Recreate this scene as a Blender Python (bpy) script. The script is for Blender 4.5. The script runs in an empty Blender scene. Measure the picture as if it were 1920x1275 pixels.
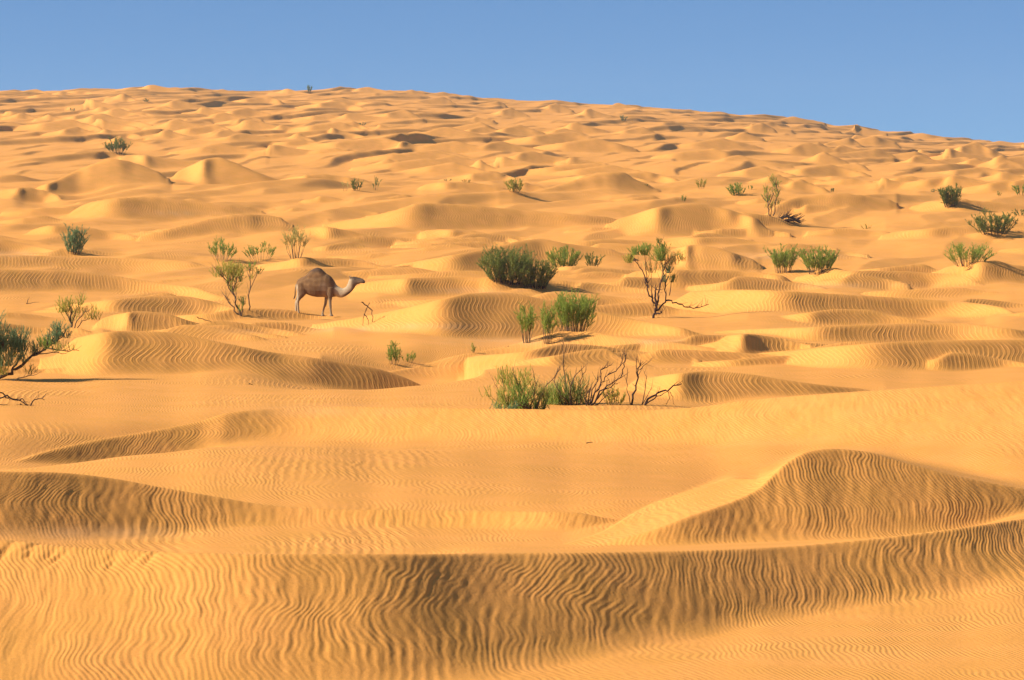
import bpy, math, random
import numpy as np
from mathutils import Vector, Matrix

random.seed(7)
RNG = np.random.default_rng(7)
SC = bpy.context.scene
COL = SC.collection

# ------------------------------------------------------------------ camera, sky, sun, exposure
F = 5333.0            # focal length in photograph pixels (100 mm on a 36 mm sensor, 1920 px wide)
CX, HY = 960.0, 429.0 # eye-level line of the photograph
CAMZ = 3.6
cam_data = bpy.data.cameras.new('camera')
cam_data.lens = 100.0
cam_data.sensor_width = 36.0
cam_data.clip_start = 0.5
cam_data.clip_end = 6000.0
cam = bpy.data.objects.new('camera', cam_data)
COL.objects.link(cam)
cam.location = (0, 0, CAMZ)
cam.rotation_euler = (math.radians(90) - math.atan((637.5 - HY) / F), 0, 0)
SC.camera = cam

SUN_EL = math.radians(32.5)
SUN_AZ = math.radians(-97.0)      # clockwise from +Y (the view direction): from the left, a little behind
to_sun = Vector((math.sin(SUN_AZ) * math.cos(SUN_EL), math.cos(SUN_AZ) * math.cos(SUN_EL), math.sin(SUN_EL)))
sun_data = bpy.data.lights.new('sun', 'SUN')
sun_data.energy = 4.9
sun_data.angle = math.radians(0.53)
sun_data.color = (1.0, 0.945, 0.86)
sun = bpy.data.objects.new('sun', sun_data)
COL.objects.link(sun)
sun.rotation_euler = (-to_sun).to_track_quat('-Z', 'Y').to_euler()

world = bpy.data.worlds.new('World')
SC.world = world
world.use_nodes = True
wn, wl = world.node_tree.nodes, world.node_tree.links
wn.clear()
sky = wn.new('ShaderNodeTexSky')
sky.sky_type = 'NISHITA'
sky.sun_disc = False
sky.sun_elevation = SUN_EL
sky.sun_rotation = SUN_AZ
sky.altitude = 6000.0
sky.air_density = 0.85
sky.dust_density = 0.0
sky.ozone_density = 3.0
tint = wn.new('ShaderNodeMix')
tint.data_type = 'RGBA'
tint.blend_type = 'MULTIPLY'
tint.inputs['Factor'].default_value = 1.0
tint.inputs[7].default_value = (0.44, 0.60, 0.69, 1)
bg = wn.new('ShaderNodeBackground')
bg.inputs['Strength'].default_value = 0.092
wo = wn.new('ShaderNodeOutputWorld')
wl.new(sky.outputs[0], tint.inputs[6])
even = wn.new('ShaderNodeMix')
even.data_type = 'RGBA'
even.inputs['Factor'].default_value = 0.35
even.inputs[7].default_value = (1.10, 2.5, 4.7, 1)
wl.new(tint.outputs[2], even.inputs[6])
wl.new(even.outputs[2], bg.inputs['Color'])
wl.new(bg.outputs[0], wo.inputs['Surface'])

SC.view_settings.view_transform = 'Standard'
SC.view_settings.look = 'None'
SC.view_settings.exposure = 0.72
SC.view_settings.gamma = 1.0
SC.view_settings.use_curve_mapping = False
SC.cycles.max_bounces = 6
SC.cycles.diffuse_bounces = 3
SC.cycles.use_denoising = True

# ------------------------------------------------------------------ small numeric helpers
def pchip(xs, ys, x):
    xs = np.asarray(xs, float); ys = np.asarray(ys, float)
    h = np.diff(xs); dl = np.diff(ys) / h
    n = len(xs); m = np.zeros(n)
    if n == 2:
        m[:] = dl[0]
    else:
        for i in range(1, n - 1):
            if dl[i - 1] * dl[i] > 0:
                w1 = 2 * h[i] + h[i - 1]; w2 = h[i] + 2 * h[i - 1]
                m[i] = (w1 + w2) / (w1 / dl[i - 1] + w2 / dl[i])
        m[0] = dl[0]; m[-1] = dl[-1]
    x = np.clip(x, xs[0], xs[-1])
    i = np.clip(np.searchsorted(xs, x, side='right') - 1, 0, n - 2)
    t = (x - xs[i]) / h[i]
    t2 = t * t; t3 = t2 * t
    return ((2 * t3 - 3 * t2 + 1) * ys[i] + (t3 - 2 * t2 + t) * h[i] * m[i]
            + (-2 * t3 + 3 * t2) * ys[i + 1] + (t3 - t2) * h[i] * m[i + 1])

_P = np.random.default_rng(3).permutation(512)
_P = np.concatenate([_P, _P, _P])
_A = np.random.default_rng(4).uniform(0, 2 * math.pi, 512)
_GX, _GY = np.cos(_A).astype(np.float32), np.sin(_A).astype(np.float32)
def noise(x, y, seed=0):
    """gradient noise, about -0.7 .. 0.7"""
    xi = np.floor(x).astype(np.int64); yi = np.floor(y).astype(np.int64)
    fx = (x - xi).astype(np.float32); fy = (y - yi).astype(np.float32)
    u = fx * fx * fx * (fx * (fx * 6 - 15) + 10); v = fy * fy * fy * (fy * (fy * 6 - 15) + 10)
    def g(a, b):
        k = _P[_P[(xi + a + seed * 37) & 511] + ((yi + b + seed * 91) & 511)] & 511
        return _GX[k] * (fx - a) + _GY[k] * (fy - b)
    n0 = g(0, 0) * (1 - u) + g(1, 0) * u
    n1 = g(0, 1) * (1 - u) + g(1, 1) * u
    return n0 * (1 - v) + n1 * v
def fbm(x, y, seed=0, octv=3):
    s = 0; a = 1.0
    for o in range(octv):
        s = s + a * noise(x * 2 ** o, y * 2 ** o, seed + o * 5); a *= 0.5
    return s
def smax(a, b, k):
    h = np.maximum(k - np.abs(a - b), 0) / np.maximum(k, 1e-6)
    return np.maximum(a, b) + h * h * k * 0.25
def smin(a, b, k):
    h = np.maximum(k - np.abs(a - b), 0) / np.maximum(k, 1e-6)
    return np.minimum(a, b) - h * h * k * 0.25
def sstep(a, b, x):
    t = np.clip((x - a) / (b - a), 0, 1)
    return t * t * (3 - 2 * t)

# ------------------------------------------------------------------ the dune field: a height for every point of the ground
# gently rising plain: (row of the photograph, distance) where the level sand between the dunes is seen
TY = [1500, 1400, 1275, 1085, 1030, 960, 885, 830, 770, 700, 650, 600, 560, 520, 480, 440, 400, 365, 345, 335]
TD = [17.93, 19.77, 22.7, 29.3, 32.0, 36.2, 42.2, 48, 56.5, 71, 87, 112, 132, 152, 174, 198, 226, 258, 285, 350]
_tz = CAMZ - (np.array(TY) - HY) / F * np.array(TD)
def ridge_row(u):   # row of the far skyline
    return pchip([-900, 0, 140, 300, 420, 560, 690, 960, 1160, 1290, 1400, 1490, 1600, 1800, 1920, 2800],
                 [185, 171, 171, 166, 170, 172, 169, 187, 197, 208, 217, 225, 240, 262, 268, 280], u)
DR = 900.0
def far_g(d):
    return pchip([350, 430, 520, 650, 780, 900], [0.0, 0.30, 0.54, 0.77, 0.91, 1.0], d)
def far_g_inv(g):
    dd = np.linspace(350, 900, 200)
    return np.interp(g, far_g(dd), dd)
def base_z(u, d):
    near = pchip(TD, _tz, np.clip(d, TD[0], 350))
    near = np.where(d < TD[0], _tz[0] + 2.0 * sstep(16, 2, d), near)
    row = 335 + (ridge_row(u) - 335) * far_g(np.clip(d, 350, DR))
    far = CAMZ - (row - HY) / F * np.clip(d, 350, DR)
    far = far - 0.00008 * np.maximum(d - DR, 0) ** 2 * sstep(DR, DR + 300, d) - 0.02 * np.maximum(d - DR - 6, 0)
    return np.where(d < 350, near, np.maximum(far, -4))
def depth_of_row(y, u):
    near = np.interp(-np.asarray(y, float), -np.array(TY, float), TD)
    far = far_g_inv(np.clip((335 - y) / (335 - ridge_row(u)), 0, 1))
    return np.where(y >= 335, near, far)

# each dune: crest and foot rows along its length, front slope, back slope, rounding of the crest
DUNES = [
 # big foreground face
 dict(p=[(-300,1005,1350),(0,1015,1345),(100,1025,1340),(250,1035,1330),(500,1042,1318),(800,1042,1290),(900,1041,1268),(1050,1040,1242),(1250,1037,1206),(1450,1029,1166),(1600,1017,1136),(1750,1000,1112),(1920,975,1086),(2200,940,1040)], s=[(0,17),(200,20),(450,26),(850,27.5),(1100,31),(1550,32),(1950,20)], b=10, r=.05, rowwise=1, mm=1.5),
 dict(p=[(-300,880,1005),(0,885,1010),(100,887,1012),(200,897,1010),(300,915,1002),(400,932,992),(500,948,987),(600,955,986),(700,957,987),(900,958,997),(1050,961,1000),(1150,966,985),(1230,972,975)], s=[(0,31),(330,30),(560,18),(1200,18)], b=10, r=.04, mset=[(-300,.3),(0,.6),(150,.9),(300,.9),(480,.4),(600,0),(1230,-.1)]),
 dict(p=[(980,1036,1036),(1100,1026,1034),(1200,1004,1036),(1300,968,1040),(1370,944,1040),(1418,922,1037),(1447,897,1034),(1478,868,1030),(1515,849,1024),(1560,843,1020),(1620,848,1013),(1700,870,1005),(1800,895,998),(1920,918,1000),(2200,960,1000)], s=21, b=6, r=.04, mset=[(980,.7),(1380,.8),(1460,.75),(1560,.85),(1750,.9),(2200,.6)], shelf=[(980,0),(1120,1.2),(1240,3.6),(1360,3.6),(1430,1.4),(1480,0.01),(2200,0)]),
 dict(p=[(-300,915,925),(-80,890,910),(0,875,900),(75,850,893),(175,827,890),(275,810,876),(375,790,855),(425,775,838),(500,767,831),(650,762,829),(750,763,829),(960,767,830),(1200,769,832),(1300,764,830),(1400,751,822),(1500,742,815),(1600,735,806),(1750,725,800),(1920,714,795),(2200,700,790)], s=[(0,31),(430,30),(540,20),(1200,17),(1920,11)], b=10, r=.05, mset=[(-300,1.4),(400,1.5),(500,.2),(580,-.45),(1300,-.45),(2200,-.2)]),
 dict(p=[(60,664,668),(110,647,684),(150,632,694),(225,621,694),(300,622,688),(375,634,686),(450,649,694),(500,659,706),(560,667,722),(625,677,736),(700,690,748),(750,705,756),(800,727,763),(850,749,768),(910,767,770)], s=[(60,31),(400,28),(520,16),(600,25),(900,28)], b=9, r=.08, mset=[(60,.6),(300,.7),(400,.3),(470,-.2),(560,.7),(910,1.1)], dm=71.0, wl=.14),
 dict(p=[(600,722,724),(690,704,720),(780,688,724),(850,668,720),(950,650,740),(1060,632,735),(1150,632,716),(1250,640,702),(1350,655,702),(1450,673,706),(1550,688,714),(1650,705,722),(1790,721,722)], s=[(600,16),(800,13),(1250,15),(1420,30),(1790,31)], b=8, r=.06, dm=82.0, wl=.2, mset=[(600,0),(1250,-.1),(1420,.9),(1790,1.0)]),
 dict(p=[(1150,725,725),(1210,711,742),(1270,701,752),(1330,697,755),(1400,702,750),(1480,714,744),(1560,724,737),(1660,732,733)], s=20, b=7, r=.16),
 dict(p=[(1300,648,648),(1345,640,650),(1365,629,654),(1400,626,661),(1450,632,669),(1500,642,669),(1560,656,658)], s=28, b=8, r=.05, mset=1.0),
 dict(p=[(1230,565,565),(1300,546,576),(1400,543,582),(1500,547,585),(1600,553,591),(1700,559,597),(1780,564,601),(1850,571,603),(1900,581,602),(1950,595,602)], s=25, b=7, r=.05),
 dict(p=[(1400,602,602),(1500,588,607),(1575,580,612),(1625,581,613),(1680,592,611),(1770,605,606)], s=20, b=7, r=.2),
 dict(p=[(1320,620,620),(1500,614,632),(1700,607,641),(1800,606,641),(1860,612,639),(1960,624,634)], s=20, b=7, r=.12),
 dict(p=[(1400,672,672),(1550,651,684),(1700,641,688),(1850,638,690),(1960,637,691),(2200,640,690)], s=18, b=7, r=.15),
 dict(p=[(560,608,608),(640,600,609),(700,590,615),(760,578,621),(830,561,629),(880,551,635),(935,549,638),(1025,563,637),(1120,584,635),(1200,601,636),(1270,613,636),(1350,622,626)], s=20, b=7, r=.15),
 dict(p=[(650,538,538),(700,527,541),(780,521,553),(850,520,557),(920,526,553),(985,541,545)], s=22, b=7, r=.15),
 dict(p=[(460,500,500),(560,487,506),(620,484,513),(680,489,515),(720,500,513),(765,511,512)], s=20, b=8, r=.2),
 dict(p=[(700,503,503),(790,488,503),(860,476,506),(930,462,509),(985,450,511),(1010,448,513),(1060,456,502),(1120,464,491),(1190,470,476)], s=24, b=6, r=.06, mset=1.0),
 dict(p=[(780,434,434),(830,430,445),(880,432,451),(940,443,451),(990,453,455)], s=22, b=8, r=.25),
 dict(p=[(530,442,442),(575,428,446),(605,424,452),(627,427,454),(690,440,457),(740,449,461),(810,462,463)], s=25, b=8, r=.06),
 dict(p=[(590,420,420),(680,408,423),(740,394,426),(790,381,429),(840,382,431),(950,391,431),(1060,400,426),(1190,410,413)], s=22, b=6, r=.07),
 dict(p=[(1130,418,418),(1180,405,430),(1230,390,435),(1300,382,438),(1360,392,440),(1400,404,440),(1450,420,430)], s=18, b=7, r=.25),
 dict(p=[(1430,398,398),(1480,373,397),(1520,366,397),(1570,362,391),(1610,365,389),(1690,378,380)], s=22, b=7, r=.08),
 dict(p=[(960,370,370),(985,362,369),(1035,350,367),(1085,335,365),(1125,325,359),(1165,323,354),(1195,338,354),(1240,353,354)], s=28, b=6, r=.05, mset=1.0),
 dict(p=[(-300,500,520),(0,505,547),(100,507,552),(170,512,553),(240,521,553),(300,530,554),(360,538,556),(440,553,556)], s=22, b=7, r=.15),
 dict(p=[(60,580,580),(200,563,584),(300,555,592),(345,556,594),(400,566,597),(450,582,599),(500,597,599)], s=21, b=7, r=.2),
 dict(p=[(170,605,605),(220,589,619),(260,584,623),(310,588,623),(350,600,619),(400,614,615)], s=21, b=8, r=.15),
 dict(p=[(410,618,618),(470,605,624),(520,604,625),(570,612,623),(625,621,622)], s=20, b=8, r=.15),
 dict(p=[(110,404,404),(140,392,405),(175,378,407),(240,370,409),(280,369,410),(350,375,408),(425,383,404),(500,391,394)], s=25, b=7, r=.06),
 dict(p=[(250,445,445),(330,425,444),(400,408,443),(450,401,440),(500,403,432),(555,415,420)], s=25, b=7, r=.06),
 dict(p=[(40,438,438),(100,422,443),(150,425,444),(200,432,444),(265,442,443)], s=24, b=8, r=.08),
 dict(p=[(-300,430,465),(0,448,474),(40,455,477),(90,465,479),(145,477,478)], s=25, b=8, r=.05),
 dict(p=[(-300,480,505),(0,478,505),(120,481,508),(300,486,506),(420,494,500)], s=14, b=6, r=.2),
 dict(p=[(50,356,356),(100,340,367),(140,322,367),(175,308,363),(210,298,354),(240,302,347),(280,315,340),(325,333,334)], s=21, b=6, r=.06, mset=1.0),
 dict(p=[(310,334,334),(360,310,345),(390,298,348),(410,296,349),(440,305,348),(480,322,346),(525,337,344),(575,345,345)], s=18, b=7, r=.22, mset=.55),
 dict(p=[(-20,362,362),(25,353,366),(50,351,374),(80,356,377),(125,370,374)], s=18, b=8, r=.05),
 dict(p=[(510,340,340),(560,330,344),(600,326,346),(640,330,346),(700,338,340)], s=20, b=7, r=.12),
 dict(p=[(220,295,295),(260,290,308),(300,295,312),(350,300,309),(400,304,305)], s=22, b=7, r=.1),
 dict(p=[(1700,385,385),(1760,376,390),(1830,377,393),(1920,382,392),(2100,385,388)], s=18, b=7, r=.15),
 dict(p=[(1640,440,440),(1700,432,447),(1790,426,450),(1850,424,450),(2000,430,446)], s=16, b=6, r=.2),
 dict(p=[(1740,510,510),(1800,500,523),(1860,498,530),(1930,503,530),(2100,505,525)], s=20, b=7, r=.15),
 dict(p=[(1480,520,520),(1580,510,525),(1680,508,530),(1760,516,533),(1850,529,532)], s=18, b=7, r=.15),
 dict(p=[(1240,480,480),(1270,465,505),(1300,460,508),(1340,464,507),(1380,476,503),(1430,492,496)], s=18, b=6, r=.2, mset=.25),
 dict(p=[(1160,512,512),(1230,506,532),(1320,506,537),(1400,508,538),(1450,514,537),(1500,523,530)], s=24, b=6, r=.05),
 dict(p=[(1240,455,455),(1290,446,462),(1350,444,464),(1420,452,463),(1480,460,462)], s=18, b=7, r=.2),
 dict(p=[(1020,508,508),(1060,499,514),(1100,498,516),(1150,503,515),(1180,510,511)], s=24, b=7, r=.08),
 dict(p=[(1270,395,395),(1330,390,404),(1400,399,412),(1470,414,426),(1560,424,432),(1660,433,434)], s=22, b=6, r=.05),
 dict(p=[(780,350,350),(830,341,356),(880,342,359),(930,349,356),(960,353,354)], s=20, b=7, r=.12),
]
# small dunes crowding the far rise: one by one, real sand hills some 5 to 12 m wide
rr = random.Random(11)
def far_dune(u, y, w, h, sk):
    return dict(p=[(u - w * .55, y + h * .12, y + h * .12), (u - w * .25, y - h * .42, y + h * .3), (u + w * (sk - .06), y - h * .92, y + h * .42), (u + w * sk, y - h, y + h * .45),
                   (u + w * (sk + .14), y - h * .62, y + h * .5), (u + w * .55, y + h * .35, y + h * .38)],
                s=rr.uniform(11, 17), b=rr.uniform(4, 7), r=rr.choice([.05, .06, .08, .14]), mset=rr.uniform(.2, 1.1))
FAR = []
for k in range(150):
    u = rr.uniform(-260, 2180)
    t = rr.random() ** .8
    yb = 338 if 250 < u < 1250 else 352
    if u < 720: yb = 288
    if u < 330: yb = 268
    rt = float(ridge_row(np.array(u)))
    y = rt + 4 + (yb - rt - 4) * t
    g = (y - rt) / 170.0
    w = (52 + 120 * g) * rr.uniform(.7, 1.8)
    h = min(w * rr.uniform(.055, .13) * (1.0 if rr.random() < .8 else 1.3), 15)
    FAR.append(far_dune(u, y, w, h, rr.uniform(-.22, .22)))
for (u, w, h) in [(60,70,6),(150,60,5),(300,130,9),(420,70,5),(545,80,8),(690,110,8),(770,60,6),(825,70,6),(1020,120,5),(1165,70,7),(1310,100,4),(1490,110,9),(1575,70,4),(1720,120,8),(1880,90,5)]:
    FAR.append(far_dune(u, float(ridge_row(np.array(u))) + 3, w, h, rr.uniform(-.1, .2)))
for (u, y, w, h) in [(1545,300,90,15),(1820,288,130,22),(1880,310,110,18),(905,316,75,16),(560,262,70,12),(320,255,90,12),(745,218,90,12),(1110,216,80,12),(1040,205,70,11),
                     (460,232,80,9),(230,186,60,10),(1420,242,70,12),(1500,350,100,14),(990,350,70,9),(1190,250,90,12),(730,310,90,12),(650,240,90,13),(900,248,90,12),(140,250,110,12)]:
    FAR.append(far_dune(u, y, w, h, rr.uniform(-.1, .15)))
# low swells between the named dunes
MID = []
for k in range(120):
    u = rr.uniform(-200, 2100)
    y = 372 + 330 * rr.random() ** 1.2
    if (520 < u < 720 and 520 < y < 640) or (450 < u < 960 and 620 < y < 780): continue
    g = (y - 372) / 330
    w = (110 + 240 * g) * rr.uniform(.7, 1.5)
    h = (8 + 15 * g) * rr.uniform(.5, 1.2)
    sk = rr.uniform(-.2, .2)
    MID.append(dict(p=[(u - w * .55, y, y), (u - w * .25, y - h * .45, y + h * .25), (u + w * sk, y - h, y + h * .3), (u + w * .3, y - h * .35, y + h * .3), (u + w * .55, y + h * .2, y + h * .22)],
                    s=rr.uniform(14, 26), b=rr.uniform(5, 8), r=rr.choice([.05, .1, .2]), mset=rr.uniform(.3, 1.3)))
ALL = DUNES + MID + FAR

# the sheet: columns fan out with distance, rows thin out with distance
cols = np.concatenate([-np.geomspace(9000, 700, 16), np.linspace(-620, -100, 30), np.linspace(-84, 2004, 540), np.linspace(2020, 2540, 30), np.geomspace(700, 9000, 16) + 1920])
cols.sort()
rows = [1.0, 2, 3.5, 5, 7, 9, 11, 13, 15, 17, 18.5]
d = 19.5
while d < 960:
    rows.append(d)
    d += min(0.040 * (d / 25.0) ** 1.30, .95)
rows += [965, 980, 1000, 1040, 1100, 1200, 1400, 1700, 2200, 3000]
rows = np.array(rows)
NU, ND = len(cols), len(rows)
U = cols[:, None]
Dg = rows[None, :]
XX = (U - CX) / F * Dg
YY = np.broadcast_to(Dg, XX.shape)

def gsm(a, n):
    k = np.exp(-np.linspace(-2, 2, 2 * n + 1) ** 2); k /= k.sum()
    return np.convolve(np.pad(a, n, mode='edge'), k, mode='valid')

BASE = base_z(U, Dg)
num = np.zeros((NU, ND)); den = np.full((NU, ND), 0.25)
prep = []
for dn in ALL:
    us = [q[0] for q in dn['p']]
    i0, i1 = np.searchsorted(cols, us[0]), np.searchsorted(cols, us[-1])
    if i1 - i0 < 4:
        continue
    cu = cols[i0:i1]
    yc = pchip(us, [q[1] for q in dn['p']], cu)
    yf = pchip(us, [q[2] for q in dn['p']], cu)
    tp = np.ones(len(cu))
    span = us[-1] - us[0]
    if us[0] > -250: tp *= sstep(0, .10 * span, cu - us[0])
    if us[-1] < 2150: tp *= sstep(0, .10 * span, us[-1] - cu)
    yc = yf - (yf - yc) * tp
    dF = depth_of_row(yf, cu)
    dm = float(np.average(dF, weights=(yf - yc) + .5))
    dm = dn.get('dm', dm)
    x = (cu - CX) / F * dm
    n = max(2, int(len(cu) * .06))
    lim = 4.0
    if dn.get('rowwise'):
        m = np.gradient(gsm(dF, n), x)
        kap = min(1.0, dn['mm'] / (np.percentile(np.abs(m), 85) + 1e-6))
        dF = dm + kap * (dF - dm)
    else:   # the way the crest runs over the ground: how far it recedes for every metre to the right
        ms = dn.get('mset', .75)
        mu = pchip(*zip(*ms), cu) if isinstance(ms, list) else np.full(len(cu), ms)
        dF = np.concatenate([[0], np.cumsum((mu[1:] + mu[:-1]) * .5 * np.diff(x))])
        rowF = depth_of_row(yf, cu)
        dF = dm + dF - np.average(dF, weights=(yf - yc) + .5)
        we = np.ones(len(cu))          # at its tips a dune runs out at the level of the sand there
        if us[0] > -250: we *= sstep(0, dn.get('wl', .38) * span, cu - us[0])
        if us[-1] < 2150 and 'dm' not in dn: we *= sstep(0, .30 * span, us[-1] - cu)
        dF = rowF + (dF - rowF) * we
        mc = np.clip(np.gradient(gsm(dF, n), x), -2.5, 1.35)
        d2 = np.concatenate([[0], np.cumsum((mc[1:] + mc[:-1]) * .5 * np.diff(x))])
        wt = (yf - yc) + .5
        dF = d2 + np.average(dF - d2, weights=wt)
    dF = gsm(dF, n)
    m = np.gradient(gsm(dF, n), x)
    q = gsm(np.sqrt(1 + np.minimum(np.abs(m), lim) ** 2), n)
    zF = CAMZ - (yf - HY) / F * dF
    sl = pchip(*zip(*dn['s']), cu) if isinstance(dn['s'], list) else np.minimum(dn['s'] * 1.42, 27.5)
    bl = pchip(*zip(*dn['b']), cu) if isinstance(dn['b'], list) else dn['b']
    t = np.tan(np.radians(sl)) / q
    tb = np.tan(np.radians(bl)) / q
    dC = (CAMZ - zF + t * dF) / (t + (yc - HY) / F)
    dC = gsm(np.maximum(dC, dF), max(2, n // 2))
    zC = CAMZ - (yc - HY) / F * dC
    h = np.maximum(zC - zF, 0)
    prep.append((i0, i1, dF, dC, zF, zC, t, tb, h, dn['r'], pchip(*zip(*dn['shelf']), cu) if 'shelf' in dn else np.zeros(len(cu))))
    # let the plain run through the foot of the dune
    w_end = np.minimum(1, np.minimum(np.arange(len(cu)), np.arange(len(cu))[::-1]) / max(3, len(cu) * .18))
    s = 0.05 * dm
    j0, j1 = np.searchsorted(rows, dm - 3.2 * s - np.ptp(dF)), np.searchsorted(rows, dm + 3.2 * s + np.ptp(dF))
    dd = rows[None, j0:j1]
    wgt = np.exp(-((dd - dF[:, None]) / s) ** 2) * w_end[:, None]
    bz = np.array([np.interp(dF[k], rows, BASE[i0 + k]) for k in range(len(cu))])
    num[i0:i1, j0:j1] += wgt * (zF - bz)[:, None]
    den[i0:i1, j0:j1] += wgt
Z = BASE + num / den
def train(L, h, ca, sa, seed, wamp, lee=.56):
    """linked transverse dunes: long windward side, short steep lee side, crests that wander and die out"""
    p = XX * ca - YY * sa
    q = XX * sa + YY * ca
    p = p + wamp * L * fbm(XX / (2.3 * L) + seed, YY / (3.2 * L), seed, 2)
    t = p / L
    row = np.floor(t)
    t = t - row
    amp = sstep(-.25, .35, noise(q / (1.9 * L) + row * 7.31, row * 3.77 + .5, seed + 3))
    f = np.clip(h * (.25 + .75 * amp) / (L * lee), .02, .45)
    pr = np.where(t < 1 - f, (t / (1 - f)) ** 1.25, (1 - t) / f)
    return h * (amp * pr - .22)
Z -= .075 * XX * np.exp(-((Dg - 42.5) / 4.0) ** 2) * np.exp(-(XX / 6.0) ** 4)     # the basin behind the second crest dips to one side
farw = sstep(300, 380, Dg)
Z += farw * (train(19.0, .90, .93, .37, 61, .50, .64) + train(9.0, .32, .97, .25, 67, .5, .64) + sstep(400, 480, Dg) * train(33.0, .85, .84, .54, 71, .45, .64))
midw = sstep(75, 130, Dg) * (1 - farw)
Z += midw * np.clip(Dg / 200, .4, 1.2) * (train(8.5, .36, .94, .34, 81, .35, .16) + train(15.0, .55, .90, .43, 83, .35, .18))
sw = np.clip(Dg / 60.0, .35, 2.2)
Z += 0.13 * sw * fbm(XX / (4.2 * sw) + 3.1, YY / (8 * sw), 2, 3) * sstep(18, 30, Dg)
face = np.zeros((NU, ND), np.float32)
lip = np.zeros((NU, ND), np.float32)
for (i0, i1, dF, dC, zF, zC, t, tb, h, r, px) in prep:
    lo = float(dF.min()) - 1.0
    hi = float((dC + (h + .6) / np.maximum(tb - .03, .02)).max())
    hi = min(hi, float(dC.max()) + 60 + .1 * float(dC.max()))
    j0, j1 = np.searchsorted(rows, lo), np.searchsorted(rows, hi)
    dd = rows[None, j0:j1]
    xs = XX[i0:i1, j0:j1]
    k = np.maximum(h * r * .9, 1e-4)[:, None]
    wob = (0.05 * h[:, None] * fbm(xs / (0.9 * max(float(h.max()), .3)), dd / (1.6 * max(float(h.max()), .3)), 9, 2))
    fr = zC[:, None] + k * .25 + t[:, None] * (dd - dC[:, None]) + wob * .6
    bk = zC[:, None] + k * .25 - tb[:, None] * np.maximum(dd - dC[:, None] - px[:, None], 0.0) - math.tan(math.radians(.6)) * np.clip(dd - dC[:, None], 0, px[:, None]) + tb[:, None] * np.maximum(dC[:, None] - dd, 0)
    zz = smin(fr, bk, k)
    old = Z[i0:i1, j0:j1]
    kk = np.minimum(h * .22, .14)[:, None]
    # only as much blending as the dune is tall, so its tips run out into the sand
    new = smax(old, zz, np.maximum(kk, 1e-4))
    new = np.where(h[:, None] < 0.01, old, new)
    fm = np.clip((dd - dF[:, None]) / np.maximum(dC - dF, .05)[:, None], 0, 1)
    on = np.clip((new - old) / np.maximum(h * .25, .02)[:, None], 0, 1) * (dd < dC[:, None] + .0)
    face[i0:i1, j0:j1] = np.maximum(face[i0:i1, j0:j1] * (1 - on), on)
    lp = on * sstep(.72, .95, fm)
    lip[i0:i1, j0:j1] = np.maximum(lip[i0:i1, j0:j1] * (1 - on), lp)
    Z[i0:i1, j0:j1] = new

# wind ripples
LAM = np.interp(Dg, [20, 40, 65, 120, 250, 900], [.100, .130, .142, .168, .21, .26])
warp = (0.42 * noise(XX / 6.0, YY / 4.6, 21) + 0.15 * noise(XX / 2.0, YY / 1.9, 22) + 0.045 * noise(XX / .5, YY / .45 + Z / .25, 23)
        + (0.9 * noise(XX / 12.0, YY / 11.0, 24)) + 0.55 * noise(XX / 8.0 + 7, Z / 0.5 + YY / 9, 25))
zm = .50 + .10 * noise(XX / 1.6, YY / 50, 29) - .03 * XX
warp = warp + sstep(30, 26, Dg) * .60 * (np.sqrt((Z - zm) ** 2 + .003) + .22 * noise(XX / 1.1, Z / .3, 28))
PH = (2 * math.pi * (XX + 0.10 * YY + warp) / LAM).astype(np.float32)
patch = sstep(-.08, .38, fbm(XX / 4.5, YY / 9.0, 31, 2)) * sstep(-.45, .1, noise(XX / 1.3, YY / 3.0, 33))
AMP = (LAM * 0.047 * (0.12 + 0.88 * np.maximum(face * (.55 + .6 * sstep(-.3, .3, noise(XX / .9, Z / .25 + YY / 3, 34))), patch)) * (0.40 + .60 * np.maximum(patch, face * .5)) * (1 - .8 * lip) * sstep(330, 180, Dg)).astype(np.float32)
AMP *= (1 - .55 * sstep(30, 27, Dg) * sstep(-1.6, -3.6, XX)) * (.75 + .45 * noise(XX / .5, YY / .9, 38))
AMP *= (1 - .7 * sstep(29, 25, Dg) * (1 - sstep(.0, .3, face))).astype(np.float32)
# where two ripple lines run into one
PHN = PH.copy()
jn = int(np.searchsorted(rows, 66))
for k in range(330):
    yv = 20 + 45 * rr.random() ** 2.0
    xv = rr.uniform(-.2, .2) * yv
    PHN[:, :jn] += rr.choice([-1, 1]) * np.arctan2(XX[:, :jn] - xv, (YY[:, :jn] - yv) * .3)
PH2 = (2 * math.pi * (XX * .97 + YY * .22 + 1.3 * warp + .04 * noise(XX / .3, YY / .4, 27)) / (LAM * .48)).astype(np.float32)
near_w = sstep(62, 42, Dg).astype(np.float32)
prof = 2 * (.5 + .5 * np.sin(PHN + .5 * np.sin(PHN))) ** 1.5 - .8
PHB = 2 * math.pi * (XX * .93 + YY * .30 - .35 * warp + .10 * noise(XX / .8, YY / .8 + Z / .4, 39)) / (LAM * 1.37)
brk = sstep(-.15, .35, noise(XX / .7, YY / 1.2 + Z / .35, 40))
prof = prof * (1 - .38 * brk) + .55 * brk * np.sin(PHB)
Z += AMP * near_w * prof
AB = (.8 * AMP * (1 - near_w)).astype(np.float32)

# grain avalanches streak the steep faces
FLUTE = noise(XX / .075, YY / .55 + Z / .5, 35) + .6 * noise(XX / .20, YY / 1.1 + Z / .8, 36)
Z += (face * sstep(75, 30, Dg) * .006 * FLUTE * np.clip(Dg / 25, 1, 2)).astype(np.float32)

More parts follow.
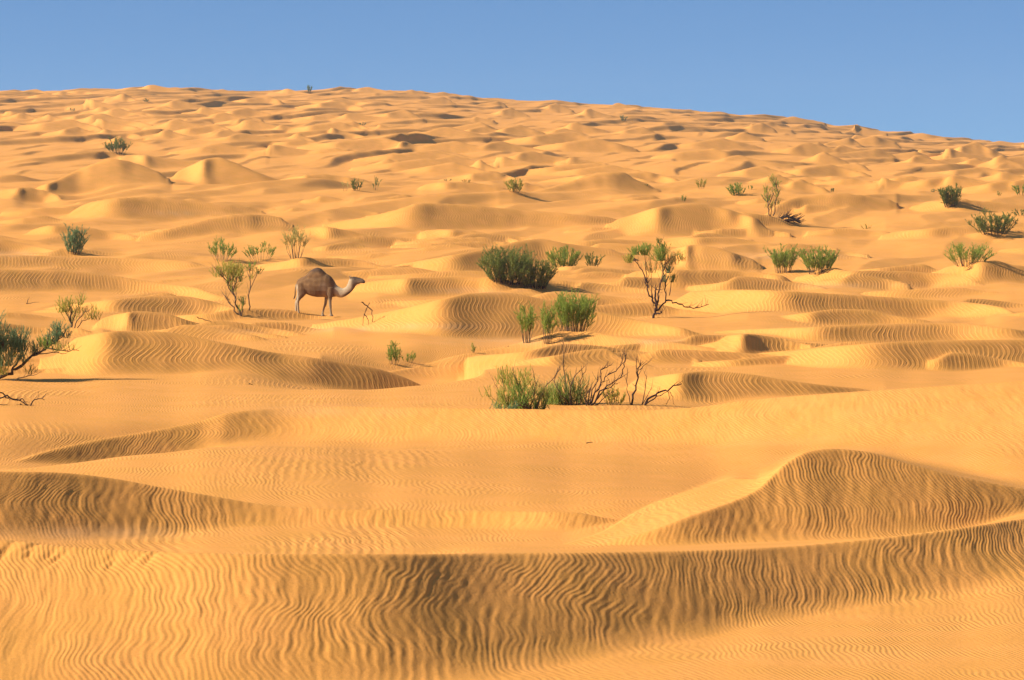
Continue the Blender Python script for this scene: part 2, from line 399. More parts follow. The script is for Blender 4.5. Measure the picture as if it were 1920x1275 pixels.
# small slumps along the first crest
for k in range(20):
    u0 = rr.choice([20, 70, 110, 125, 205, 215, 275]) + rr.uniform(-14, 14)
    i = int(np.searchsorted(cols, u0))
    dC = np.interp(u0, cols[prep[0][0]:prep[0][1]], prep[0][3])
    x0 = (u0 - CX) / F * dC
    j0, j1 = np.searchsorted(rows, dC - 1), np.searchsorted(rows, dC + .3)
    a, b = max(0, i - 40), i + 40
    dx = XX[a:b, j0:j1] - x0; dy = YY[a:b, j0:j1] - dC + rr.uniform(.05, .3)
    Z[a:b, j0:j1] -= rr.uniform(.006, .02) * np.exp(-((dx - rr.uniform(.2, .6) * dy) / rr.uniform(.018, .03)) ** 2 - (dy / rr.uniform(.05, .16)) ** 2)

PROJ = HY + (CAMZ - Z) / Dg * F
for (u, y, w) in [(141,480,50),(416,490,60),(488,491,60),(555,488,40),(450,594,60),(946,548,100),(1075,634,90),(1007,646,70),(1227,598,60),(1468,513,60),(1536,516,80),(1862,447,100),(1815,500,100),(1780,391,50),(965,364,40),(1383,367,50),(222,290,50),(738,685,40),(1445,412,50),(135,622,60)]:
    i = int(np.searchsorted(cols, u)); j = int(np.argmax(np.minimum.accumulate(np.where(rows > 15, PROJ[i], 5000)) <= y))
    R = w * rows[j] / F * .75
    j0, j1 = np.searchsorted(rows, rows[j] - 4 * R), np.searchsorted(rows, rows[j] + 4 * R)
    a, b = np.searchsorted(cols, u - 3 * w), np.searchsorted(cols, u + 3 * w)
    dx = XX[a:b, j0:j1] - XX[i, j]; dy = YY[a:b, j0:j1] - rows[j]
    Z[a:b, j0:j1] += .14 * R * np.exp(-((dx - .25 * R) / R) ** 2 - (dy / (1.1 * R)) ** 2) * (1 + .5 * noise(dx / (.4 * R), dy / (.4 * R), 44))
PROJ = HY + (CAMZ - Z) / Dg * F     # image row of every ground point
def ground_at(u, y):
    """the visible ground point under a pixel of the photograph -> Vector"""
    i = int(np.clip(np.searchsorted(cols, u), 1, NU - 1))
    w = (u - cols[i - 1]) / (cols[i] - cols[i - 1])
    row = PROJ[i - 1] * (1 - w) + PROJ[i] * w
    zz = Z[i - 1] * (1 - w) + Z[i] * w
    top = np.minimum.accumulate(np.where(rows > 15, row, 5000))
    j = int(np.argmax(top <= y)) if top.min() <= y else int(np.argmin(row[rows < 950]))
    return Vector(((u - CX) / F * rows[j], rows[j], float(zz[j])))
def ground_z(x, y):
    u = x / y * F + CX
    i = int(np.clip(np.searchsorted(cols, u), 1, NU - 1))
    w = (u - cols[i - 1]) / (cols[i] - cols[i - 1])
    return float(np.interp(y, rows, Z[i - 1]) * (1 - w) + np.interp(y, rows, Z[i]) * w)

# pale hardpan showing through in a few hollows
PALE = np.zeros((NU, ND), np.float32)
for (u, y, w, hh) in [(620,772,110,10),(650,618,90,6),(960,640,120,8),(1225,640,60,6),(880,545,110,5),(1080,545,60,4),(30,475,60,6),(1480,480,120,7),(150,1000,160,14),(800,612,120,6),(470,622,50,4),(1600,535,120,5),(120,225,60,5),(330,400,70,4)]:
    q = np.exp(-((U - u) / w) ** 2 - ((PROJ - y) / hh) ** 2) * (Dg < 500)
    PALE = np.maximum(PALE, (q * (.6 + .8 * fbm(XX / .9, YY / 3, 41, 2))).astype(np.float32))

def new_mesh(name, verts, faces4):
    me = bpy.data.meshes.new(name)
    nv, nf = len(verts), len(faces4)
    me.vertices.add(nv)
    me.vertices.foreach_set('co', np.ascontiguousarray(verts, dtype=np.float32).ravel())
    me.loops.add(nf * 4)
    me.loops.foreach_set('vertex_index', np.ascontiguousarray(faces4, dtype=np.int32).ravel())
    me.polygons.add(nf)
    me.polygons.foreach_set('loop_start', np.arange(0, nf * 4, 4, dtype=np.int32))
    me.polygons.foreach_set('use_smooth', np.ones(nf, dtype=bool))
    me.update(calc_edges=True)
    return me
idx = np.arange(NU * ND).reshape(NU, ND)
quads = np.stack([idx[:-1, :-1], idx[1:, :-1], idx[1:, 1:], idx[:-1, 1:]], -1).reshape(-1, 4)
ground_me = new_mesh('sand_dunes', np.stack([XX, YY, Z], -1).reshape(-1, 3), quads)
for nm, arr in (('ripple_phase', PH), ('fine_phase', PH2), ('ripple_height', AB), ('slip_face', face * (1 - .0 * lip)), ('hardpan', PALE)):
    at = ground_me.attributes.new(nm, 'FLOAT', 'POINT')
    at.data.foreach_set('value', np.ascontiguousarray(np.broadcast_to(arr, (NU, ND)), dtype=np.float32).ravel())
ground = bpy.data.objects.new('sand_dunes', ground_me)
COL.objects.link(ground)
ground['kind'] = 'structure'
ground['label'] = 'rippled golden sand dunes rising to a far ridge'

# ------------------------------------------------------------------ materials
def mat(name):
    m = bpy.data.materials.new(name)
    m.use_nodes = True
    nt = m.node_tree
    b = nt.nodes['Principled BSDF']
    return m, nt, b
def node(nt, typ, **kw):
    n = nt.nodes.new(typ)
    for k, v in kw.items():
        setattr(n, k, v)
    return n
def mixrgb(nt, fac, a, b, blend='MIX'):
    n = node(nt, 'ShaderNodeMix', data_type='RGBA', blend_type=blend)
    for s, v in ((0, fac), (6, a), (7, b)):
        if hasattr(v, 'is_output') or isinstance(v, bpy.types.NodeSocket):
            nt.links.new(v, n.inputs[s])
        else:
            n.inputs[s].default_value = v if s == 0 else (*v, 1)
    return n.outputs[2]
def mth(nt, op, a, b=None):
    n = node(nt, 'ShaderNodeMath', operation=op)
    for s, v in ((0, a), (1, b)):
        if v is None: continue
        if isinstance(v, bpy.types.NodeSocket): nt.links.new(v, n.inputs[s])
        else: n.inputs[s].default_value = v
    return n.outputs[0]
def attr(nt, name):
    return node(nt, 'ShaderNodeAttribute', attribute_name=name).outputs['Fac']
def ntex(nt, coord, scale, detail=3, rough=.5):
    n = node(nt, 'ShaderNodeTexNoise')
    n.inputs['Scale'].default_value = scale
    n.inputs['Detail'].default_value = detail
    n.inputs['Roughness'].default_value = rough
    nt.links.new(coord, n.inputs['Vector'])
    return n.outputs['Fac']
def mrange(nt, v, a, b, c=0.0, d=1.0):
    n = node(nt, 'ShaderNodeMapRange')
    n.inputs[1].default_value = a; n.inputs[2].default_value = b
    n.inputs[3].default_value = c; n.inputs[4].default_value = d
    nt.links.new(v, n.inputs[0])
    return n.outputs[0]

sand, nt, bs = mat('sand')
bs.inputs['Roughness'].default_value = .95
bs.inputs['Specular IOR Level'].default_value = .08
geo = node(nt, 'ShaderNodeNewGeometry').outputs['Position']
big = ntex(nt, geo, .06, 3)
mid = ntex(nt, geo, .9, 4, .6)
fine = ntex(nt, geo, 38, 3, .7)
c = mixrgb(nt, mrange(nt, big, .35, .65), (.75, .305, .064), (.79, .326, .073))
c = mixrgb(nt, mrange(nt, mid, .35, .7), c, (.68, .29, .055))
ph = attr(nt, 'ripple_phase')
rh = attr(nt, 'ripple_height')
wav = mth(nt, 'SINE', mth(nt, 'ADD', ph, mth(nt, 'MULTIPLY', mth(nt, 'SINE', ph), .5)))
wav = mth(nt, 'MULTIPLY', mth(nt, 'POWER', mth(nt, 'ADD', mth(nt, 'MULTIPLY', wav, .4999), .5), 1.5), 2.0)
c = mixrgb(nt, mth(nt, 'MULTIPLY', attr(nt, 'hardpan'), .25), c, (.56, .40, .25))
c = mixrgb(nt, mrange(nt, fine, .3, .7, 0, .30), c, (.46, .20, .045))
grit = ntex(nt, geo, 105, 2, .7)
c = mixrgb(nt, mrange(nt, grit, .55, .75, 0, .35), c, (.34, .15, .04))
c = mixrgb(nt, mrange(nt, grit, .40, .25, 0, .30), c, (.84, .50, .20))
nt.links.new(c, bs.inputs['Base Color'])
hgt = mth(nt, 'MULTIPLY', wav, rh)
tiny = mth(nt, 'SINE', attr(nt, 'fine_phase'))
tiny = mth(nt, 'MULTIPLY', tiny, mrange(nt, ntex(nt, geo, .8, 2), .35, .65, .0, .0016))
hgt = mth(nt, 'ADD', hgt, tiny)
hgt = mth(nt, 'ADD', hgt, mth(nt, 'MULTIPLY', fine, .0030))
hgt = mth(nt, 'ADD', hgt, mth(nt, 'MULTIPLY', ntex(nt, geo, 9, 3, .6), .006))
bump = node(nt, 'ShaderNodeBump')
bump.inputs['Strength'].default_value = 1.0
bump.inputs['Distance'].default_value = 1.0
nt.links.new(hgt, bump.inputs['Height'])
nt.links.new(bump.outputs[0], bs.inputs['Normal'])
ground_me.materials.append(sand)

# ------------------------------------------------------------------ plants
class MB:
    """collects tubes and blades into one mesh"""
    def __init__(self):
        self.v = []; self.f = []
    def tube(self, pts, r0, r1, sides=4, knots=0.0):
        n = len(pts); base = len(self.v)
        for i, p in enumerate(pts):
            t = (pts[min(i + 1, n - 1)] - pts[max(i - 1, 0)])
            if t.length < 1e-6: t = Vector((0, 0, 1))
            t.normalize()
            a = t.cross(Vector((0, 1, 0.13)))
            if a.length < 1e-3: a = Vector((1, 0, 0))
            a.normalize(); b = t.cross(a)
            r = r0 + (r1 - r0) * i / (n - 1)
            r *= 1 + knots * rr.uniform(-1, 1)
            for k in range(sides):
                q = 2 * math.pi * k / sides
                self.v.append(p + a * (r * math.cos(q)) + b * (r * math.sin(q)))
        for i in range(n - 1):
            for k in range(sides):
                k2 = (k + 1) % sides
                self.f.append((base + i * sides + k, base + i * sides + k2, base + (i + 1) * sides + k2, base + (i + 1) * sides + k))
        self.f.append(tuple(base + (n - 1) * sides + k for k in range(sides)))
    def blade(self, p, dirv, length, width):
        side = dirv.cross(Vector((rr.gauss(0, 1), rr.gauss(0, 1), rr.gauss(0, 1))))
        if side.length < 1e-5: return
        side.normalize()
        i = len(self.v)
        self.v += [p - side * width * .5, p + side * width * .5, p + dirv * length]
        self.f.append((i, i + 1, i + 2))
    def build(self, name, m, parent=None):
        me = bpy.data.meshes.new(name)
        off = parent_origin(parent)
        me.from_pydata([tuple(p - off) for p in self.v], [], self.f)
        me.materials.append(m)
        for p in me.polygons: p.use_smooth = True
        o = bpy.data.objects.new(name, me)
        COL.objects.link(o)
        if parent is not None: o.parent = parent
        return o
def parent_origin(o):
    v = Vector((0, 0, 0))
    while o is not None:
        v = v + o.location
        o = o.parent
    return v
def thing(name, label, cat, loc, group=None):
    o = bpy.data.objects.new(name, None)
    o.empty_display_size = .2
    COL.objects.link(o)
    o.location = loc
    o['label'] = label; o['category'] = cat
    if group: o['group'] = group
    return o

def leaf_mat(name, c1, c2, c3):
    m, nt, b = mat(name)
    g = node(nt, 'ShaderNodeNewGeometry')
    ramp = node(nt, 'ShaderNodeValToRGB')
    e = ramp.color_ramp.elements
    e[0].color = (*c1, 1); e[1].color = (*c3, 1)
    x = e.new(.5); x.color = (*c2, 1)
    nt.links.new(g.outputs['Random Per Island'], ramp.inputs[0])
    nt.links.new(ramp.outputs[0], b.inputs['Base Color'])
    tr = node(nt, 'ShaderNodeBsdfTranslucent'); nt.links.new(ramp.outputs[0], tr.inputs['Color'])
    mx = node(nt, 'ShaderNodeMixShader'); mx.inputs[0].default_value = .45
    nt.links.new(b.outputs[0], mx.inputs[1]); nt.links.new(tr.outputs[0], mx.inputs[2])
    nt.links.new(mx.outputs[0], nt.nodes['Material Output'].inputs['Surface'])
    b.inputs['Roughness'].default_value = .7
    b.inputs['Specular IOR Level'].default_value = .25
    return m
LEAF = {
 'green':  leaf_mat('green_twigs', (0.203, 0.304, 0.046), (0.312, 0.401, 0.058), (0.454, 0.468, 0.094)),
 'dark':   leaf_mat('dark_green_twigs', (0.132, 0.185, 0.033), (0.216, 0.260, 0.051), (0.336, 0.326, 0.083)),
 'blue':   leaf_mat('blue_green_twigs', (0.144, 0.260, 0.124), (0.216, 0.326, 0.138), (0.312, 0.391, 0.146)),
 'yellow': leaf_mat('yellow_green_twigs', (0.336, 0.369, 0.051), (0.501, 0.468, 0.075), (0.670, 0.521, 0.124)),
 'dry':    leaf_mat('dry_straw_twigs', (0.482, 0.405, 0.114), (0.644, 0.529, 0.166), (0.344, 0.378, 0.094)),
}
def bark_mat(name, c1, c2):
    m, nt, b = mat(name)
    tc = node(nt, 'ShaderNodeTexCoord').outputs['Object']
    nt.links.new(mixrgb(nt, ntex(nt, tc, 14, 3), c1, c2), b.inputs['Base Color'])
    b.inputs['Roughness'].default_value = .9
    b.inputs['Specular IOR Level'].default_value = .1
    return m
BARK = bark_mat('brown_bark', (.075, .042, .022), (.150, .095, .050))
DARK = bark_mat('dark_dead_wood', (.030, .017, .014), (.075, .042, .030))
TAN = bark_mat('pale_dry_wood', (.170, .105, .050), (.260, .170, .085))

def path(p, dirv, length, n, rise=0.0, jit=.12):
    pts = [p.copy()]
    dv = dirv.normalized()
    for i in range(n):
        dv = (dv + Vector((rr.gauss(0, jit), rr.gauss(0, jit), rr.gauss(0, jit * .6) + rise))).normalized()
        pts.append(pts[-1] + dv * (length / n))
    return pts
def along(pts, t):
    x = t * (len(pts) - 1); i = min(int(x), len(pts) - 2)
    return pts[i].lerp(pts[i + 1], x - i), (pts[i + 1] - pts[i]).normalized()
def spray(mb, pts, t0, n, length, width, spread):
    """fine green twigs leaving a stem and sweeping up along it"""
    for _ in range(n):
        t = t0 + (1 - t0) * rr.random() ** .8
        p, dv = along(pts, t)
        q = (dv + Vector((rr.gauss(0, spread), rr.gauss(0, spread), rr.gauss(.25, spread * .6)))).normalized()
        mb.blade(p, q, length * rr.uniform(.5, 1.15), width)

def broom(label, u, y, w, h, leaf='green', stems=16, dens=1.0, low=.3, bark=None, lean=0.0, name='desert_shrub', cat='shrub', group='shrubs scattered over the sand',
          flat=.0, clumps=None, spread=.30, dd=0.0, fan=1.0, base=None):
    """a many-stemmed broom bush: stems fan up out of the sand, fine green twigs on their upper part"""
    bark = bark or BARK
    g = base or ground_at(u, y)
    if dd:
        yy = g.y + dd
        xx = (u - CX) / F * yy
        g = Vector((xx, yy, ground_z(xx, yy)))
    sc = g.y / F
    W, H = w * sc, h * sc
    t = thing(name, label, cat, g, group)
    pxm = g.y / 2844.0
    bw = max(.007, .34 * pxm)
    nc = clumps or (1 if h < 34 else (4 if h < 60 else 6))
    per = max(1, stems // nc)
    for c in range(nc):
        wood, green = MB(), MB()
        cx = 0 if nc == 1 else (c + .5) / nc * 2 - 1
        for s in range(per):
            f = cx + rr.uniform(-1.7, 1.7) / nc if nc > 1 else rr.uniform(-1, 1)
            f = max(-1, min(1, f)) * fan
            dep = rr.uniform(-1, 1)
            p0 = g + Vector((f * W * .22, dep * W * .16, -.05))
            top = H * rr.uniform(.55, 1.0) * (1 - (.30 - flat) * f * f)
            tip = g + Vector((f * W * .46 + lean * W, dep * W * .34, top * .86))
            dv = (tip - p0); L = dv.length
            pts = path(p0, dv + Vector((0, 0, .1 * L)), L * .55, 3, .02, .07)
            pts += path(pts[-1], tip - pts[-1], (tip - pts[-1]).length, 3, .03, .15)[1:]
            wood.tube(pts[:4], max(.006, H * .009), max(.003, H * .005), 3)
            green.tube(pts[3:], max(.003, H * .005), max(.002, H * .003), 3)
            for _ in range(8):
                a, da = along(pts, rr.uniform(low, .97))
                tw = path(a, da + Vector((rr.gauss(0, spread * 1.9), rr.gauss(0, spread * 1.9), .15)), H * rr.uniform(.10, .27), 3, .12, .2)
                (green if rr.random() < .65 else wood).tube(tw, max(.003, H * .0028), .0015, 3)
                spray(green, tw, .0, int(26 * dens), H * .075, bw, spread * 1.9)
            spray(green, pts, low, int(46 * dens), H * .085, bw, spread * 1.9)
        if nc == 1:
            wood.build('stems', bark, t)['kind'] = 'stuff'
        else:
            b = wood.build('stems', bark, t)
            b['kind'] = 'stuff'
        green.build('foliage', LEAF[leaf], t if nc == 1 else b)['kind'] = 'stuff'
    return t

def traced(label, u, y, limbs, clumps, name='desert_shrub', cat='shrub', group='shrubs scattered over the sand', bark=None, twig=2, dd=0.0, thick=1.0):
    """a plant whose limbs follow those of the photograph, each at its own depth
       limbs: (points in photograph pixels, thickness px, depth offset m); clumps: (u, row, radius px, leaf, count, depth m)"""
    bark = bark or BARK
    g = ground_at(u, y)
    if dd:
        yy = g.y + dd; xx = (u - CX) / F * yy
        g = Vector((xx, yy, ground_z(xx, yy)))
    sc = g.y / F
    t = thing(name, label, cat, g, group)
    bw = max(.006, .34 * g.y / 2844)
    def w3(a, b, dep):
        return Vector((g.x + (a - u) * sc, g.y + dep, g.z - (b - y) * sc))
    brs = []
    for pts, th, dep in limbs:
        mb = MB(); tm = MB()
        n = len(pts)
        P = [w3(a, b, dep * i / max(1, n - 1) + rr.gauss(0, .015)) for i, (a, b) in enumerate(pts)]
        # refine
        Q = []
        for i in range(n - 1):
            for k in range(3):
                q = P[i].lerp(P[i + 1], k / 3)
                Q.append(q + Vector((rr.gauss(0, 1), rr.gauss(0, 1), rr.gauss(0, 1))) * th * sc * .35)
        Q.append(P[-1])
        r = th * sc * .5 * thick
        mb.tube(Q, r, r * .35, 5, .12)
        for _ in range(twig * (n - 1)):
            a, da = along(Q, rr.uniform(.3, 1))
            tw = path(a, da + Vector((rr.gauss(0, .5), rr.gauss(0, .5), .35)), sc * rr.uniform(10, 24), 3, .12, .12)
            tm.tube(tw, r * .34, r * .12, 3)
        br = mb.build('branch', bark, t)
        if tm.v: tm.build('twigs', bark, br)['kind'] = 'stuff'
        brs.append((br, Q[-1]))
    for cu, cy, cr, leaf, cnt, dep in clumps:
        c = w3(cu, cy, dep)
        mb = MB()
        R = cr * sc
        for k in range(max(4, cnt // 9)):
            p0 = c + Vector((rr.gauss(0, .35), rr.gauss(0, .35), -.9)) * R
            tw = path(p0, Vector((rr.gauss(0, .45), rr.gauss(0, .45), 1)), R * rr.uniform(1.2, 1.9), 4, .05, .12)
            mb.tube(tw, R * .03, R * .012, 3)
            spray(mb, tw, .0, 30, R * .42, bw, .45)
        best = min(brs, key=lambda q: (q[1] - c).length)[0]
        mb.build('foliage', LEAF[leaf], best)['kind'] = 'stuff'
    return t

def bare(label, u, y, limbs, name='dead_branch', cat='dead branch', group=None, bark=None, twig=1, dd=0.0):
    return traced(label, u, y, limbs, [], name, cat, group, bark or DARK, twig, dd)

# --- the plants, front to back
# behind the long pale crest in the middle
traced('loose green bush of thin twigs, first of the row behind the pale sand crest', 985, 768,
       [([(985,768),(978,730),(968,700),(962,680)],3,.3), ([(990,768),(1000,735),(1003,705),(1000,682)],2.5,-.2), ([(975,768),(950,745),(935,720),(925,700)],2,.2),
        ([(1000,768),(1010,740),(1022,715),(1040,694),(1052,680)],2.6,.3), ([(1010,770),(995,755),(985,748),(970,745)],4.5,-.4), ([(960,768),(948,735),(943,705),(938,675)],2,.1)],
       [(940,690,20,'yellow',150,.1),(962,700,26,'yellow',220,.3),(990,690,20,'yellow',150,-.1),(975,725,34,'green',330,.0),(1010,735,24,'green',240,.2),(945,730,24,'yellow',200,.0),(1022,720,18,'dry',140,.2),(985,745,40,'dry',200,.3),(1008,712,20,'dry',90,.1),(938,735,22,'dry',110,.2),
        (955,755,20,'blue',180,-.2),(1000,758,24,'dark',240,.1),(930,752,18,'blue',120,.1),(915,720,14,'yellow',60,.1)], dd=1.4, twig=3)
traced('dark bush full of dead twigs in the middle of the row behind the crest', 1070, 768,
       [([(1070,768),(1064,735),(1058,700),(1056,672),(1057,650)],2.6,.2), ([(1072,768),(1068,735),(1078,712),(1094,696)],3,-.1), ([(1060,768),(1048,745),(1040,725),(1046,700)],2.4,.3),
        ([(1080,768),(1084,738),(1092,715),(1100,702)],2.6,.2), ([(1066,768),(1055,750),(1043,730)],2.6,-.3), ([(1085,768),(1092,745),(1105,728)],2,.2)],
       [(1045,745,22,'green',260,.1),(1065,748,24,'dark',300,.2),(1085,745,20,'dark',200,.0),(1070,725,22,'dark',140,.2),(1035,755,18,'green',180,.2),(1090,722,16,'dry',80,.1),(1060,745,34,'dry',240,.3),(1030,748,22,'green',220,.4),(1095,755,20,'dark',160,.2)], dd=1.3, twig=4)
bare('tangle of dark bare branches between the dark bush and the low yellow bush', 1110, 768,
     [([(1105,768),(1118,745),(1128,725),(1140,712)],4,.2), ([(1108,768),(1125,742),(1145,728),(1165,714)],4,-.2), ([(1112,768),(1122,752),(1136,738),(1158,728)],3.5,.1), ([(1106,768),(1112,740),(1120,722),(1125,714)],3,.3),
      ([(1128,722),(1126,702),(1138,697),(1148,692)],2.6,.1), ([(1140,712),(1155,704),(1166,690),(1168,672)],2.4,.1), ([(1165,714),(1170,695),(1173,680),(1175,668)],2.4,0), ([(1100,768),(1105,750),(1108,735)],2.6,-.2), ([(1116,768),(1132,755),(1148,742)],2.4,-.2), ([(1100,766),(1098,750),(1106,738)],2.4,.1)],
     name='dead_bush', cat='dead bush', twig=4, dd=1.2)
broom('low yellow green bush at the foot of the tall bare twig', 1150, 768, 52, 38, 'yellow', 16, 1.3, .1, dd=1.4, clumps=4)
bare('tall thin bare twig standing upright beside the low yellow bush', 1186, 768,
     [([(1184,768),(1192,740),(1197,715),(1200,700),(1202,690)],4.4,.2), ([(1196,720),(1193,700),(1193,680)],2,.1), ([(1200,702),(1208,694),(1216,688)],1.8,-.1), ([(1182,768),(1178,745),(1176,725),(1178,700)],1.8,.2), ([(1205,768),(1210,740),(1213,720),(1210,705)],2,.1), ([(1204,768),(1214,750),(1222,735)],1.6,-.1)],
     name='dead_shrub', cat='dead shrub', twig=2, dd=1.3)
bare('grey dead branch leaning low over the sand at the far end of the bush row', 1208, 768,
     [([(1206,769),(1222,752),(1240,742),(1260,735),(1280,728)],5,.2), ([(1214,764),(1232,750),(1252,741)],3,-.1), ([(1254,740),(1256,755),(1250,768)],1.8,.1), ([(1256,742),(1262,752),(1263,766)],1.6,0)],
     twig=1, dd=1.2)
# left edge
traced('large blue green shrub with dark leaning trunk, cut off by the picture edge', -14, 714,
       [([(-16,716),(10,706),(24,696),(42,681),(62,667),(84,652),(96,644)],8,.1), ([(20,699),(32,678),(40,662),(44,648)],4.5,.3), ([(84,652),(108,656),(130,657),(150,657)],3,-.2), ([(88,650),(100,632),(108,612)],3,.2), ([(84,652),(90,634),(92,616)],3,.0),
        ([(-16,716),(-4,690),(4,664),(8,640)],5,-.2), ([(-16,716),(-40,690),(-58,650)],6,.2), ([(-16,716),(20,716),(50,706),(75,700)],3,-.5), ([(60,668),(95,662),(120,664)],2.5,.3), ([(98,644),(116,632),(124,618)],2.4,.1)],
       [(4,640,22,'blue',420,.0),(28,632,22,'blue',420,.2),(38,645,18,'blue',300,.1),(18,655,18,'green',280,.3),(-14,640,26,'blue',600,.0),(-50,640,38,'blue',1000,.3),(-44,600,32,'blue',900,.4),(-30,615,26,'blue',600,-.4),(-75,610,34,'blue',800,.0),(4,612,14,'blue',110,.1),
        (2,688,16,'yellow',260,-.1),(16,668,20,'blue',300,-.3),(70,692,7,'blue',50,-.4),(62,652,15,'blue',220,.2),(78,640,13,'green',180,.2),(46,668,12,'blue',150,-.2),(60,690,12,'yellow',90,-.3),(108,650,10,'green',110,-.1),(130,652,8,'yellow',60,-.2),(95,632,16,'blue',300,.1),(107,616,17,'blue',300,.2),(88,644,12,'green',160,.0),(122,624,12,'blue',150,.1),(120,645,9,'green',60,.1),(142,650,8,'yellow',30,-.2)], twig=2)
bare('tangle of dark dead roots lying on the sand under the leaning shrub', 22, 760,
     [([(-12,748),(12,745),(28,750),(44,759),(56,764)],3.6,.1), ([(0,735),(8,746),(14,752)],3,.2), ([(30,752),(40,748),(48,756),(54,763)],2.6,-.1), ([(56,762),(58,752),(68,749),(80,752)],2.8,.2), ([(-10,758),(14,760),(30,764)],2,-.2), ([(36,758),(52,770),(40,766)],2,.1)],
     name='dead_roots', cat='roots', twig=2)
traced('thin yellow green bush with feathery crown standing behind the leaning shrub', 135, 620,
       [([(134,620),(134,605),(132,585),(126,570)],4,.2), ([(136,620),(146,600),(158,588),(170,582)],2.4,-.2), ([(132,620),(138,598),(142,580),(150,562)],2.4,.3), ([(134,610),(124,588),(112,575)],2.2,.1), ([(140,620),(152,603),(168,597)],2,.2)],
       [(124,570,18,'yellow',200,.1),(112,576,12,'yellow',100,.1),(134,590,14,'green',100,.2),(150,560,14,'yellow',80,.2),(172,585,16,'yellow',130,.0),(180,592,10,'yellow',70,.1),(146,575,14,'yellow',60,.1)], twig=3, dd=1.0)
# around the camel
traced('small tree with two thin trunks and a loose yellow green crown beside the dark hollow', 450, 594,
       [([(451,596),(446,580),(440,565),(436,552),(428,536),(420,518)],4,.2), ([(446,594),(436,580),(424,566),(418,556)],3,.4), ([(436,552),(442,535),(444,518),(446,500)],2.6,.0), ([(434,550),(424,530),(410,515),(404,505)],2.4,.3), ([(452,594),(455,580),(458,565)],3,-.1), ([(440,562),(436,540),(432,520)],2,-.2)],
       [(444,505,16,'yellow',230,.0),(430,515,18,'yellow',230,.2),(416,510,14,'yellow',140,.2),(404,512,12,'yellow',70,.2),(424,500,14,'yellow',120,.1),(448,520,12,'green',120,.1),(456,565,9,'dark',140,-.1),(452,578,8,'green',80,-.1),(436,535,16,'yellow',90,.1)], name='small_tree', cat='tree', twig=4)
traced('slender single stemmed sapling with two dark leaf tufts next to the yellow green tree', 468, 586,
       [([(468,586),(467,565),(469,545),(467,525),(469,505)],2.8,.1), ([(468,548),(476,532),(483,515)],1.8,-.1), ([(469,530),(473,515),(470,500)],1.6,.1)],
       [(468,502,10,'green',140,.1),(484,510,8,'dark',120,-.1),(472,520,8,'yellow',50,.0)], name='sapling', cat='sapling', twig=2)
bare('dry forked twig bent over like an arch in front of the camel', 688, 611,
     [([(678,566),(688,574),(695,584),(699,596),(699,611)],2.6,.1), ([(690,575),(684,588),(680,600),(680,614)],2,.2), ([(682,590),(688,596),(691,604),(692,612)],2,-.1), ([(694,568),(689,576),(684,584)],1.4,.1)],
     name='dead_twig', cat='twig', bark=BARK, twig=0)
broom('low grey green shrub, wider of the pair behind the yellow green tree', 416, 490, 62, 46, 'green', 20, .9, .35, TAN, clumps=5)
broom('low olive shrub with reddish stems beside the grey green pair mate', 488, 491, 66, 42, 'green', 18, .85, .4, TAN, clumps=5)
broom('tall thin shrub of pale bare stems with a yellowish crown behind the camel', 555, 488, 42, 72, 'dry', 16, .55, .5, BARK, clumps=4, spread=.22)
broom('dense blue green bush with long dark shadow standing by itself on the sand', 141, 480, 46, 60, 'blue', 26, 1.3, .05, clumps=5)
broom('small green sprout in two tufts on bright sand below the camel', 738, 685, 28, 50, 'green', 12, 1.0, .25, clumps=3)
broom('short drooping tuft beside the green sprout', 765, 680, 30, 26, 'green', 9, .8, .2, lean=.08)
broom('tiny lone grass sprig on the bright slope', 886, 662, 10, 22, 'green', 5, .5, .2)
# centre
broom('largest bush, wide dark green mass behind the sand hump', 950, 545, 112, 78, 'dark', 80, 1.3, .08, DARK, clumps=9, flat=.16, dd=.9, spread=.4)
broom('dark brownish bush grown into the flank of the largest bush', 1004, 545, 84, 62, 'dark', 56, 1.1, .10, DARK, clumps=7, flat=.15, dd=.4, spread=.4)
broom('bright green rounded bush behind the low orange hump', 1056, 500, 80, 46, 'green', 40, 1.5, .05, clumps=6, dd=1.5)
broom('small dark green bush to the side of the bright rounded bush', 1110, 502, 42, 32, 'dark', 16, 1.1, .1, clumps=4, dd=.8)
broom('sparse upright shrub with bare lower stems, shorter of the two thin ones', 988, 645, 46, 78, 'green', 18, 1.0, .42, BARK, clumps=5, flat=.2, fan=.8)
broom('thin green shrub between the sparse upright shrub and the dense tall bush', 1027, 646, 36, 86, 'green', 14, 1.0, .35, BARK, clumps=4, flat=.2, fan=.8)
broom('dense tall green bush of straight stems at the foot of the shaded slope', 1075, 634, 86, 96, 'green', 50, 1.3, .28, BARK, clumps=8, flat=.1, dd=1.2)
